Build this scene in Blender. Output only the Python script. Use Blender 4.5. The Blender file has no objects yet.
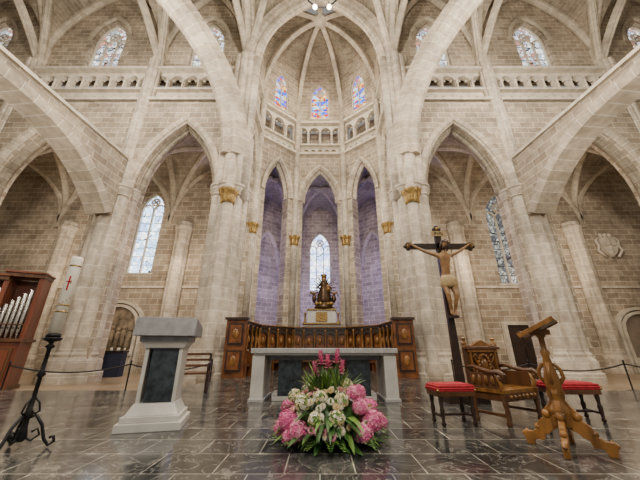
import bpy, math, random
from mathutils import Vector, Matrix
random.seed(7)
pi=math.pi
scene=bpy.context.scene
# ------------------------------------------------------------ materials
def newmat(name):
    m=bpy.data.materials.new(name); m.use_nodes=True
    nt=m.node_tree; b=nt.nodes['Principled BSDF']
    return m,nt,b
def basic(name,col,rough=.5,metal=0,var=.15,scale=8,bump=0,emis=None,es=0,stretch=None):
    m,nt,b=newmat(name)
    N=nt.nodes; L=nt.links
    tc=N.new('ShaderNodeTexCoord'); mp=N.new('ShaderNodeMapping')
    L.new(tc.outputs['Object'],mp.inputs['Vector'])
    if stretch: mp.inputs['Scale'].default_value=stretch
    nz=N.new('ShaderNodeTexNoise'); nz.inputs['Scale'].default_value=scale; nz.inputs['Detail'].default_value=6
    L.new(mp.outputs[0],nz.inputs['Vector'])
    cr=N.new('ShaderNodeValToRGB')
    cr.color_ramp.elements[0].position=.3; cr.color_ramp.elements[1].position=.7
    cr.color_ramp.elements[0].color=tuple(max(0,c*(1-var)) for c in col)+(1,)
    cr.color_ramp.elements[1].color=tuple(min(1,c*(1+var)) for c in col)+(1,)
    L.new(nz.outputs['Fac'],cr.inputs['Fac']); L.new(cr.outputs[0],b.inputs['Base Color'])
    b.inputs['Roughness'].default_value=rough; b.inputs['Metallic'].default_value=metal
    if bump:
        bp=N.new('ShaderNodeBump'); bp.inputs['Strength'].default_value=bump; bp.inputs['Distance'].default_value=.02
        L.new(nz.outputs['Fac'],bp.inputs['Height']); L.new(bp.outputs[0],b.inputs['Normal'])
    if emis:
        b.inputs['Emission Color'].default_value=emis+(1,); b.inputs['Emission Strength'].default_value=es
    return m
def stone(name,c1,c2,mortar,bw=.75,rh=.36,ms=.016,uv=False,offset=.5,rough=.85):
    m,nt,b=newmat(name); N=nt.nodes; L=nt.links
    br=N.new('ShaderNodeTexBrick'); br.offset=offset
    br.inputs['Scale'].default_value=1
    br.inputs['Brick Width'].default_value=bw; br.inputs['Row Height'].default_value=rh
    br.inputs['Mortar Size'].default_value=ms; br.inputs['Mortar Smooth'].default_value=.3
    br.inputs['Color1'].default_value=c1+(1,); br.inputs['Color2'].default_value=c2+(1,); br.inputs['Mortar'].default_value=mortar+(1,)
    geo=N.new('ShaderNodeNewGeometry')
    if uv:
        tc=N.new('ShaderNodeTexCoord'); L.new(tc.outputs['UV'],br.inputs['Vector'])
    else:
        sp=N.new('ShaderNodeSeparateXYZ'); L.new(geo.outputs['Position'],sp.inputs[0])
        sn=N.new('ShaderNodeSeparateXYZ'); L.new(geo.outputs['True Normal'],sn.inputs[0])
        def mth(op,a,bb=None):
            n=N.new('ShaderNodeMath'); n.operation=op
            if isinstance(a,(int,float)): n.inputs[0].default_value=a
            else: L.new(a,n.inputs[0])
            if bb is not None:
                if isinstance(bb,(int,float)): n.inputs[1].default_value=bb
                else: L.new(bb,n.inputs[1])
            return n.outputs[0]
        ax=mth('ABSOLUTE',sn.outputs[0]); ay=mth('ABSOLUTE',sn.outputs[1]); az=mth('ABSOLUTE',sn.outputs[2])
        g=mth('GREATER_THAN',ax,ay); gz=mth('GREATER_THAN',az,.75)
        mx=N.new('ShaderNodeMix'); L.new(g,mx.inputs[0]); L.new(sp.outputs[0],mx.inputs[2]); L.new(sp.outputs[1],mx.inputs[3])
        mz=N.new('ShaderNodeMix'); L.new(gz,mz.inputs[0]); L.new(sp.outputs[2],mz.inputs[2]); L.new(sp.outputs[1],mz.inputs[3])
        mu=N.new('ShaderNodeMix'); L.new(gz,mu.inputs[0]); L.new(mx.outputs[0],mu.inputs[2]); L.new(sp.outputs[0],mu.inputs[3])
        cb=N.new('ShaderNodeCombineXYZ'); L.new(mu.outputs[0],cb.inputs[0]); L.new(mz.outputs[0],cb.inputs[1])
        L.new(cb.outputs[0],br.inputs['Vector'])
    last=br.outputs['Color']
    for sc_,lo,hi,p0,p1 in ((.45,(.66,.65,.64,1),(1.12,1.1,1.08,1),.36,.62),(3.5,(.76,.74,.72,1),(1.1,1.1,1.08,1),.35,.65)):
        nz=N.new('ShaderNodeTexNoise'); nz.inputs['Scale'].default_value=sc_; nz.inputs['Detail'].default_value=8; nz.inputs['Roughness'].default_value=.65
        L.new(geo.outputs['Position'],nz.inputs['Vector'])
        cr=N.new('ShaderNodeValToRGB'); cr.color_ramp.elements[0].position=p0; cr.color_ramp.elements[1].position=p1
        cr.color_ramp.elements[0].color=lo; cr.color_ramp.elements[1].color=hi
        L.new(nz.outputs['Fac'],cr.inputs['Fac'])
        mm=N.new('ShaderNodeMix'); mm.data_type='RGBA'; mm.blend_type='MULTIPLY'; mm.inputs[0].default_value=1
        L.new(last,mm.inputs[6]); L.new(cr.outputs[0],mm.inputs[7]); last=mm.outputs[2]
    L.new(last,b.inputs['Base Color']); b.inputs['Roughness'].default_value=rough
    bp=N.new('ShaderNodeBump'); bp.inputs['Strength'].default_value=.4; bp.inputs['Distance'].default_value=.02
    L.new(br.outputs['Fac'],bp.inputs['Height']); bp.invert=True
    L.new(bp.outputs[0],b.inputs['Normal'])
    return m
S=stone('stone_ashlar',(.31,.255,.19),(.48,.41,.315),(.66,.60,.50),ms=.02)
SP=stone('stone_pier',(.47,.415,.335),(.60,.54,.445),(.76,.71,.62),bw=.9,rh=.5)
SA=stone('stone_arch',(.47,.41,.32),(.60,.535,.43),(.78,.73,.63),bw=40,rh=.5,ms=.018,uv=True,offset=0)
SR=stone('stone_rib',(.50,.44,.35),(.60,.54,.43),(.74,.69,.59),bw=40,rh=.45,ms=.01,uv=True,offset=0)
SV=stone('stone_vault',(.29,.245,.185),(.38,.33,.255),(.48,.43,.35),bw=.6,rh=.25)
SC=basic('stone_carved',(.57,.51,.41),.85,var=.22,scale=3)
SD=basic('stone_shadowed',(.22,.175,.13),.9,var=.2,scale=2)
LOWF=stone('floor_limestone',(.30,.22,.14),(.38,.29,.19),(.2,.15,.1),bw=.6,rh=.6,ms=.008,offset=0,rough=.3)
GOLD=basic('gilded_leaf',(.28,.175,.05),.4,metal=.5,var=.6,scale=14,bump=1)
IRON=basic('black_iron',(.012,.012,.013),.45,metal=.5)
WOOD=basic('walnut_wood',(.09,.038,.015),.35,var=.45,scale=5,stretch=(1,1,.2))
WOODR=basic('organ_redwood',(.15,.042,.018),.35,var=.35,scale=4,stretch=(1,1,.15))
WOODG=basic('golden_oak',(.21,.095,.022),.3,var=.6,scale=9,stretch=(1,1,.3))
WOODD=basic('dark_wood',(.03,.016,.01),.4,var=.4,scale=9)
STALL=basic('stall_wood',(.15,.052,.015),.35,var=.6,scale=3)
PIPE=basic('organ_pipe_tin',(.5,.48,.44),.25,metal=.9,var=.1)
RED=basic('red_velvet',(.36,.012,.022),.75,var=.25,scale=20)
WHITEM=basic('white_marble',(.58,.56,.51),.3,var=.15,scale=3)
GREYM=basic('grey_marble',(.12,.125,.13),.25,var=.35,scale=6)
GREYL=basic('light_grey_stone',(.25,.25,.25),.35,var=.18,scale=12)
ALTS=basic('altar_stone',(.42,.415,.40),.3,var=.15,scale=14)
DARKM=basic('dark_marble',(.035,.045,.052),.2,var=.7,scale=9)
WAX=basic('candle_wax',(.88,.83,.70),.5,var=.04)
BODY=basic('carved_flesh',(.29,.155,.06),.4,var=.35,scale=10)
BRONZE=basic('bronze_gilt',(.09,.055,.03),.4,metal=.7,var=.6,scale=10)
CLOTH=basic('painted_cloth',(.46,.33,.15),.5,var=.25)
HAIR=basic('dark_hair',(.035,.018,.01),.6)
NAVY=basic('blue_cloth',(.015,.022,.05),.7)
ROPE=basic('black_rope',(.01,.01,.012),.7)
LEAF=basic('leaf_green',(.035,.10,.018),.5,var=.5,scale=6)
LEAF2=basic('leaf_light_green',(.13,.25,.04),.5,var=.4,scale=6)
PINK=basic('pink_petal',(.66,.12,.30),.6,var=.3,scale=25)
PINKL=basic('light_pink_petal',(.78,.32,.44),.6,var=.25,scale=25)
MAG=basic('lily_pink_petal',(.68,.09,.30),.5,var=.35,scale=15)
CREAM=basic('cream_petal',(.74,.62,.34),.6,var=.2,scale=25)
WHITEP=basic('white_petal',(.82,.78,.64),.6,var=.1,scale=25)
BULB=basic('lamp_glass',(1,.95,.85),.3,emis=(1,.9,.7),es=14)
PLAST=basic('aged_relief',(.23,.18,.12),.8,var=.6,scale=2.5,bump=.8)

def floormat():
    m,nt,b=newmat('floor_marble_tiles'); N=nt.nodes; L=nt.links
    geo=N.new('ShaderNodeNewGeometry')
    br=N.new('ShaderNodeTexBrick'); br.offset=.5
    for k,v in (('Scale',1),('Brick Width',.62),('Row Height',.5),('Mortar Size',.006),('Mortar Smooth',.2)): br.inputs[k].default_value=v
    br.inputs['Color1'].default_value=(.012,.014,.016,1); br.inputs['Color2'].default_value=(.055,.056,.055,1); br.inputs['Mortar'].default_value=(.26,.25,.22,1)
    L.new(geo.outputs['Position'],br.inputs['Vector'])
    def noise(sc,dist,rough=.7):
        nz=N.new('ShaderNodeTexNoise'); nz.inputs['Scale'].default_value=sc; nz.inputs['Detail'].default_value=10; nz.inputs['Roughness'].default_value=rough; nz.inputs['Distortion'].default_value=dist
        L.new(geo.outputs['Position'],nz.inputs['Vector']); return nz
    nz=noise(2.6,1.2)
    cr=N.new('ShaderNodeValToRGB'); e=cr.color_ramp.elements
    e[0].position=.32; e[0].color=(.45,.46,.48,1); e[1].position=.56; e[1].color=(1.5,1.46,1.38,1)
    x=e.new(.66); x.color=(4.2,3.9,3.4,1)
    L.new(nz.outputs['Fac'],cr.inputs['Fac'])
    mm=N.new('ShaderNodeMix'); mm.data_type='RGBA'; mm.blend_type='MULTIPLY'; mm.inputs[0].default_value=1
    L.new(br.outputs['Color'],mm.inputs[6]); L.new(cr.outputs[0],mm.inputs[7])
    # pale veins
    nv=noise(1.7,2.2,.55)
    vr=N.new('ShaderNodeValToRGB'); e=vr.color_ramp.elements
    e[0].position=.485; e[0].color=(0,0,0,1); e[1].position=.5; e[1].color=(.75,.75,.75,1); x=e.new(.515); x.color=(0,0,0,1)
    L.new(nv.outputs['Fac'],vr.inputs['Fac'])
    mv=N.new('ShaderNodeMix'); mv.data_type='RGBA'; L.new(vr.outputs[0],mv.inputs[0]); L.new(mm.outputs[2],mv.inputs[6]); mv.inputs[7].default_value=(.24,.23,.205,1)
    L.new(mv.outputs[2],b.inputs['Base Color'])
    r2=N.new('ShaderNodeMapRange'); r2.inputs[3].default_value=.05; r2.inputs[4].default_value=.24
    L.new(nz.outputs['Fac'],r2.inputs[0]); L.new(r2.outputs[0],b.inputs['Roughness'])
    b.inputs['IOR'].default_value=1.6
    return m
FLOOR=floormat()
def glass(name,cols,strength,scale=4,lead=.05):
    m,nt,b=newmat(name); N=nt.nodes; L=nt.links
    tc=N.new('ShaderNodeTexCoord')
    vo=N.new('ShaderNodeTexVoronoi'); vo.inputs['Scale'].default_value=scale; L.new(tc.outputs['Object'],vo.inputs['Vector'])
    ve=N.new('ShaderNodeTexVoronoi'); ve.feature='DISTANCE_TO_EDGE'; ve.inputs['Scale'].default_value=scale; L.new(tc.outputs['Object'],ve.inputs['Vector'])
    sx=N.new('ShaderNodeSeparateColor'); L.new(vo.outputs['Color'],sx.inputs[0])
    cr=N.new('ShaderNodeValToRGB'); cr.color_ramp.interpolation='CONSTANT'
    el=cr.color_ramp.elements
    for i,c in enumerate(cols):
        p=i/len(cols)
        if i<2: el[i].position=p; el[i].color=c+(1,)
        else:
            q=el.new(p); q.color=c+(1,)
    L.new(sx.outputs[0],cr.inputs['Fac'])
    gt=N.new('ShaderNodeMath'); gt.operation='GREATER_THAN'; gt.inputs[1].default_value=lead; L.new(ve.outputs['Distance'],gt.inputs[0])
    mm=N.new('ShaderNodeMix'); mm.data_type='RGBA'; mm.blend_type='MULTIPLY'; mm.inputs[0].default_value=1
    L.new(cr.outputs[0],mm.inputs[6]); L.new(gt.outputs[0],mm.inputs[7])
    L.new(mm.outputs[2],b.inputs['Emission Color']); b.inputs['Emission Strength'].default_value=strength
    b.inputs['Base Color'].default_value=(.05,.05,.06,1); b.inputs['Roughness'].default_value=.3
    return m
G_WHITE=glass('glass_pale',[(.7,.85,1),(.5,.7,1),(.95,.97,1),(.35,.5,.75)],4,3.5,.03)
G_CLER=glass('glass_grisaille',[(.55,.6,.65),(.85,.9,.95),(.3,.33,.38),(.95,.9,.8),(.45,.2,.15)],2.4,4,.05)
G_DARK=glass('glass_old',[(.22,.23,.21),(.5,.52,.48),(.10,.11,.13),(.34,.35,.3)],1.2,5,.06)
G_COL=glass('glass_stained',[(.01,.08,.9),(1,.3,.02),(.8,.04,.01),(.05,.3,1),(1,.75,.25),(.5,.75,1)],2.6,4.2,.03)
G_BLUE=glass('glass_blue_white',[(.35,.5,1),(.8,.9,1),(.5,.65,1),(.9,.95,1)],4,2.6,.03)

# ------------------------------------------------------------ builder
class B:
    def __init__(s): s.v=[]; s.f=[]; s.m=[]; s.uv=[]; s.sm=[]; s.mats=[]; s.M=Matrix.Identity(4)
    def mi(s,mat):
        if mat not in s.mats: s.mats.append(mat)
        return s.mats.index(mat)
    def add(s,vs,fs,mat,smooth=False,uvs=None):
        o=len(s.v); k=s.mi(mat)
        for v in vs: s.v.append(s.M@Vector(v))
        for i,f in enumerate(fs):
            s.f.append([a+o for a in f]); s.m.append(k); s.sm.append(smooth)
            s.uv.append(uvs[i] if uvs else None)
    def box(s,c,d,mat,rot=None,top=None):
        tx,ty=top if top else (1,1)
        vs=[]
        for z,(kx,ky) in ((-.5,(1,1)),(.5,(tx,ty))):
            for x,y in ((-.5,-.5),(.5,-.5),(.5,.5),(-.5,.5)):
                p=Vector((x*d[0]*kx,y*d[1]*ky,z*d[2]))
                if rot: p=rot@p
                vs.append(p+Vector(c))
        s.add(vs,[(0,3,2,1),(4,5,6,7),(0,1,5,4),(1,2,6,5),(2,3,7,6),(3,0,4,7)],mat)
    def lathe(s,prof,c,mat,n=24,smooth=True,lob=0,la=0,sx=1,sy=1):
        vs=[];fs=[]
        for r,z in prof:
            for i in range(n):
                a=2*pi*i/n; rr=r*(1+la*math.cos(lob*a)) if lob else r
                vs.append((c[0]+rr*math.cos(a)*sx,c[1]+rr*math.sin(a)*sy,c[2]+z))
        for j in range(len(prof)-1):
            for i in range(n):
                k=(i+1)%n; fs.append((j*n+i,j*n+k,(j+1)*n+k,(j+1)*n+i))
        fs.append(tuple(range(n))[::-1]); fs.append(tuple((len(prof)-1)*n+i for i in range(n)))
        s.add(vs,fs,mat,smooth)
    def sphere(s,c,r,mat,n=12,m=8,sc=(1,1,1),rot=None):
        vs=[];fs=[]
        for j in range(m+1):
            t=pi*j/m
            for i in range(n):
                a=2*pi*i/n
                p=Vector((r*sc[0]*math.sin(t)*math.cos(a),r*sc[1]*math.sin(t)*math.sin(a),r*sc[2]*math.cos(t)))
                if rot: p=rot@p
                vs.append(p+Vector(c))
        for j in range(m):
            for i in range(n):
                k=(i+1)%n; fs.append((j*n+i,(j+1)*n+i,(j+1)*n+k,j*n+k))
        s.add(vs,fs,mat,True)
    def tube(s,pts,r,mat,n=10,smooth=True):
        pts=[Vector(p) for p in pts]; vs=[];fs=[]
        rs=r if isinstance(r,(list,tuple)) else [r]*len(pts)
        prevN=None
        for i,p in enumerate(pts):
            t=(pts[min(i+1,len(pts)-1)]-pts[max(i-1,0)]).normalized()
            if prevN is None:
                a=Vector((0,0,1)) if abs(t.z)<.9 else Vector((1,0,0))
                nn=(a-t*a.dot(t)).normalized()
            else: nn=(prevN-t*prevN.dot(t)).normalized()
            prevN=nn; bb=t.cross(nn)
            for k in range(n):
                an=2*pi*k/n; vs.append(p+(nn*math.cos(an)+bb*math.sin(an))*rs[i])
        for j in range(len(pts)-1):
            for i in range(n):
                k=(i+1)%n; fs.append((j*n+i,j*n+k,(j+1)*n+k,(j+1)*n+i))
        fs.append(tuple(range(n))[::-1]); fs.append(tuple((len(pts)-1)*n+i for i in range(n)))
        s.add(vs,fs,mat,smooth)
    def prism(s,poly,o,ax,ay,az,th,mat):
        o=Vector(o);ax=Vector(ax);ay=Vector(ay);az=Vector(az); n=len(poly)
        vs=[o+ax*p[0]+ay*p[1]-az*th/2 for p in poly]+[o+ax*p[0]+ay*p[1]+az*th/2 for p in poly]
        fs=[tuple(range(n))[::-1],tuple(range(n,2*n))]+[(i,(i+1)%n,n+(i+1)%n,n+i) for i in range(n)]
        s.add(vs,fs,mat)
    def sweep(s,path,Bv,sec,mat,smooth=False):
        path=[Vector(p) for p in path]; Bv=Vector(Bv).normalized(); n=len(sec); vs=[];fs=[];uvs=[]
        per=[0]
        for i in range(n):
            a=sec[i];b_=sec[(i+1)%n]; per.append(per[-1]+math.hypot(a[0]-b_[0],a[1]-b_[1]))
        le=[0]
        for i in range(1,len(path)): le.append(le[-1]+(path[i]-path[i-1]).length)
        for i,p in enumerate(path):
            t=(path[min(i+1,len(path)-1)]-path[max(i-1,0)]).normalized()
            N_=Bv.cross(t).normalized()
            for a,b_ in sec: vs.append(p+N_*a+Bv*b_)
        for j in range(len(path)-1):
            for i in range(n):
                k=(i+1)%n; fs.append((j*n+i,j*n+k,(j+1)*n+k,(j+1)*n+i))
                uvs.append(((per[i],le[j]),(per[i+1],le[j]),(per[i+1],le[j+1]),(per[i],le[j+1])))
        fs.append(tuple(range(n))[::-1]);uvs.append(None); fs.append(tuple((len(path)-1)*n+i for i in range(n)));uvs.append(None)
        s.add(vs,fs,mat,smooth,uvs)
    def wall(s,P0,P1,z0,z1,th,ops,mat,n=16,prof=None):
        P0=Vector((P0[0],P0[1],0));P1=Vector((P1[0],P1[1],0)); L=(P1-P0).length; d=(P1-P0)/L; nr=Vector((-d.y,d.x,0))
        def pt(u,z,k): 
            q=P0+d*u+nr*(k*th/2); return (q.x,q.y,z)
        def strip(u0,u1,a0,a1,b0,b1):
            for k in (-1,1): s.add([pt(u0,a0,k),pt(u1,a1,k),pt(u1,b1,k),pt(u0,b0,k)],[(0,1,2,3)],mat)
        def cross(u0,za,u1,zb): s.add([pt(u0,za,-1),pt(u0,za,1),pt(u1,zb,1),pt(u1,zb,-1)],[(0,1,2,3)],mat)
        cur=0; pf=prof or pointed
        for (uc,hw,sill,spr,rise) in sorted(ops):
            strip(cur,uc-hw,z0,z0,z1,z1); cross(cur,z0,uc-hw,z0)
            us=[-hw*math.cos(pi*i/n) for i in range(n+1)]
            zs=[spr+pf(u,hw,rise) for u in us]
            for i in range(n):
                strip(uc+us[i],uc+us[i+1],zs[i],zs[i+1],z1,z1)
                cross(uc+us[i],zs[i],uc+us[i+1],zs[i+1])
            if sill>z0: strip(uc-hw,uc+hw,z0,z0,sill,sill); cross(uc-hw,sill,uc+hw,sill); cross(uc-hw,z0,uc+hw,z0)
            if spr>sill: cross(uc-hw,sill,uc-hw,spr); cross(uc+hw,sill,uc+hw,spr)
            cur=uc+hw
        strip(cur,L,z0,z0,z1,z1); cross(cur,z0,L,z0)
        cross(0,z1,L,z1); cross(0,z0,0,z1); cross(L,z0,L,z1)
    def groin(s,x0,x1,y0,y1,zs,rise,mat,n=20):
        ts=[math.sin(pi/2*(2*i/n-1)) for i in range(n+1)]
        h=[pointed(t,1,1.25)/1.25*rise for t in ts]
        vs=[((x0+x1)/2+(x1-x0)/2*ts[i],(y0+y1)/2+(y1-y0)/2*ts[j],zs+max(h[i],h[j])) for i in range(n+1) for j in range(n+1)]
        fs=[]
        for i in range(n):
            for j in range(n):
                a=i*(n+1)+j;b_=(i+1)*(n+1)+j;c=b_+1;d=a+1
                if (i<n/2)==(j<n/2): fs+= [(a,b_,c),(a,c,d)]
                else: fs+=[(a,b_,d),(b_,c,d)]
        s.add(vs,fs,mat)
    def obj(s,name,loc=(0,0,0),rz=0,bevel=0,parent=None,scale=None):
        me=bpy.data.meshes.new(name); me.from_pydata([tuple(v) for v in s.v],[],s.f)
        for m in s.mats: me.materials.append(m)
        ul=me.uv_layers.new(name='UVMap')
        for p in me.polygons:
            p.material_index=s.m[p.index]; p.use_smooth=s.sm[p.index]
            u=s.uv[p.index]
            if u:
                for k,li in enumerate(p.loop_indices): ul.data[li].uv=u[k]
        me.update()
        o=bpy.data.objects.new(name,me); scene.collection.objects.link(o)
        o.location=loc; o.rotation_euler=(0,0,rz)
        if scale: o.scale=scale
        if bevel:
            md=o.modifiers.new('bevel','BEVEL'); md.width=bevel; md.segments=2; md.limit_method='ANGLE'; md.angle_limit=math.radians(50)
        if parent: o.parent=parent
        return o
def pointed(u,a,r):
    if r<a*.999:
        return r*(1-min(1,abs(u)/a)**2.3)
    R=(a*a+r*r)/(2*a); return math.sqrt(max(0,R*R-(abs(u)+R-a)**2))
def flatarch(u,a,r): return r*(1-min(1,abs(u)/a)**3.2)
def sec(w,d):
    return [(d/2,-w/2),(d/2,w/2),(0,w/2),(-d*.2,w*.42),(-d*.25,w*.26),(-d*.42,w*.2),(-d/2,w*.1),(-d/2,-w*.1),(-d*.42,-w*.2),(-d*.25,-w*.26),(-d*.2,-w*.42),(0,-w/2)]
def archpath(P0,P1,zs,rise,n=28,t0=-1,t1=1):
    P0=Vector((P0[0],P0[1],0));P1=Vector((P1[0],P1[1],0)); a=(P1-P0).length/2; c=(P0+P1)/2; d=(P1-P0).normalized()
    out=[]
    for i in range(n+1):
        t=math.sin(pi/2*(t0+(t1-t0)*i/n)); p=c+d*(a*t); out.append((p.x,p.y,zs+pointed(a*t,a,rise)))
    return out
def perp(P0,P1):
    d=Vector((P1[0]-P0[0],P1[1]-P0[1],0)).normalized(); return Vector((d.y,-d.x,0))*-1
def rib(b,P0,P1,zs,rise,w,d,mat=None,n=28):
    b.sweep(archpath(P0,P1,zs,rise,n),perp(P0,P1)*-1,sec(w,d),mat or SR)
def pier(b,x,y,R,z0,z1,n=64,lob=8,base=True,cap=None,mat=None):
    vs=[]
    def ring(R,z,l=1): return [(x+R*(1-.16*l+.16*l*abs(math.cos(lob/2*a))**.6)*math.cos(a),y+R*(1-.16*l+.16*l*abs(math.cos(lob/2*a))**.6)*math.sin(a),z) for a in [2*pi*i/n for i in range(n)]]
    prof=[]
    if base: prof+=[(R*1.3,z0,0),(R*1.3,z0+.35,0),(R*1.2,z0+.4,.2),(R*1.18,z0+.8,.3),(R*1.06,z0+.95,.7),(R*1.08,z0+1.05,.8)]
    prof+=[(R,z0+(1.15 if base else 0),1)]
    if cap:
        prof+=[(R,cap-.5,1),(R*1.07,cap-.45,1),(R*1.02,cap-.38,1),(R*1.12,cap-.05,.7),(R*1.17,cap,.6),(R*1.17,cap+.1,.6),(R,cap+.18,1)]
    prof+=[(R,z1,1)]
    for r,z,l in prof: vs+=ring(r,z,l)
    fs=[(j*n+i,j*n+(i+1)%n,(j+1)*n+(i+1)%n,(j+1)*n+i) for j in range(len(prof)-1) for i in range(n)]
    fs.append(tuple((len(prof)-1)*n+i for i in range(n)))
    b.add(vs,fs,mat or SP)
def goldcap(b,x,y,r,z):
    b.lathe([(r*.8,z-.1),(r*.92,z),(r*.85,z+.06),(r*.95,z+.3),(r*1.2,z+.48),(r*1.25,z+.58),(r*.9,z+.64)],(x,y,0),GOLD,n=40,lob=10,la=.07,smooth=False)

Z0=-.25
# ------------------------------------------------------------ floor
b=B(); b.box((0,9,Z0-.15),(64,40,.3),LOWF); b.obj('floor')
b=B()
poly=[(-10.5,-6),(10.5,-6),(10.5,8.3),(4.1,8.3),(3.4,12),(3.2,16),(1.6,17.6),(-1.6,17.6),(-3.2,16),(-3.4,12),(-4.1,8.3),(-10.5,8.3)]
b.prism(poly,(0,0,Z0/2+.0),(1,0,0),(0,1,0),(0,0,1),-Z0,FLOOR)
b.obj('floor_platform')

# ------------------------------------------------------------ piers
XI,XO,XF,XG=4.65,10.35,18.1,26
XS=28
def shaftpier(name,f):
    b=B(); f(b); return b.obj(name)
for s in (-1,1):
    def f(b,s=s):
        pier(b,s*XI,13,.92,Z0,12,cap=8.6); pier(b,s*XI,13,.78,12,18.2,base=False)
        b.lathe([(.40,Z0),(.40,Z0+.5),(.3,Z0+.7),(.25,Z0+.9),(.25,9.5),(.05,10.4)],(s*(XI-.2),12.15,0),SP,n=16)
        b.lathe([(.24,8),(.24,18)],(s*(XI-.72),12.6,0),SP,n=16)
        goldcap(b,s*(XI-.2),12.13,.38,7.62)
    shaftpier('clustered_pier',f)
    shaftpier('clustered_pier',lambda b,s=s:(pier(b,s*XO,13,.85,Z0,10.2,cap=8.6),pier(b,s*XO,12.85,.42,10.2,18,base=False)))
    shaftpier('clustered_pier',lambda b,s=s:(pier(b,s*XF,13,.85,Z0,10.2,cap=8.6),pier(b,s*XF,12.85,.42,10.2,18,base=False)))
    def f2(b,s=s):
        pier(b,s*XI,16.8,.66,Z0,11,cap=None); pier(b,s*XI,16.8,.5,11,19.5,base=False)
        goldcap(b,s*(XI-.42),16.3,.32,7.75); b.lathe([(.24,Z0),(.24,19.5)],(s*(XI-.42),16.32,0),SP,n=14)
    shaftpier('clustered_pier',f2)
    def f3(b,s=s):
        pier(b,s*1.94,19.1,.58,Z0,11,cap=None); pier(b,s*1.94,19.1,.45,11,19.5,base=False)
        goldcap(b,s*1.82,18.6,.31,7.8); b.lathe([(.22,Z0),(.22,19.5)],(s*1.82,18.62,0),SP,n=14)
    shaftpier('clustered_pier',f3)
    shaftpier('clustered_pier',lambda b,s=s:pier(b,s*(XO+1.3),-1.4,.85,Z0,10.4,cap=6.9))
    shaftpier('clustered_pier',lambda b,s=s:pier(b,s*15.6,1.6,.8,Z0,10.6,cap=10))
    shaftpier('wall_respond',lambda b,s=s:pier(b,s*9.2,17.75,.5,Z0,9,cap=8.6,n=40))
    shaftpier('wall_respond',lambda b,s=s:pier(b,s*17.0,17.75,.5,Z0,9,cap=8.6,n=40))

# ------------------------------------------------------------ side arcade walls + gallery + clerestory
def gallery(b,P0,P1,zb,zt,nb,back=1):
    L=math.hypot(P1[0]-P0[0],P1[1]-P0[1])
    d=((P1[0]-P0[0])/L,(P1[1]-P0[1])/L); nr=(-d[1]*back,d[0]*back)
    zm=zb+.9
    b.wall(P0,P1,zb-.2,zb,1.15,[],SC)
    b.wall(P0,P1,zm-.08,zm+.06,.75,[],SC)
    k=max(3,int(L/.5)); st=L/k
    b.wall(P0,P1,zb,zm-.08,.22,[((i+.5)*st,st*.37,zb+.1,zb+.36,st*.4) for i in range(k)],SC,n=6)
    st=L/nb; hw=st*.40
    b.wall(P0,P1,zm+.06,zt,.3,[((i+.5)*st,hw,zm+.06,zt-.2-hw*1.15,hw*1.15) for i in range(nb)],SC,n=8)
    b.wall(P0,P1,zt,zt+.2,1.0,[],SC)
    for i in range(nb+1):
        u=min(max(i*st,.08),L-.08); b.lathe([(.11,zm),(.07,zm+.12),(.06,zt-.2-hw*1.15-.15),(.12,zt-.2-hw*1.15)],(P0[0]+d[0]*u-nr[0]*.2,P0[1]+d[1]*u-nr[1]*.2,0),SC,n=8)
    for i in range(nb):
        u=(i+.5)*st
        for q in (-1,1):
            uu=u+q*hw*.55
            b.lathe([(.03,0),(hw*.28,.05),(.03,.1)],(P0[0]+d[0]*uu,P0[1]+d[1]*uu,zt-.2-hw*1.0),SC,n=6)
    Q0=(P0[0]+nr[0]*1.1,P0[1]+nr[1]*1.1);Q1=(P1[0]+nr[0]*1.1,P1[1]+nr[1]*1.1)
    b.wall(Q0,Q1,zb-.2,zt+.2,.1,[],S)
wins=[]
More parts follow.
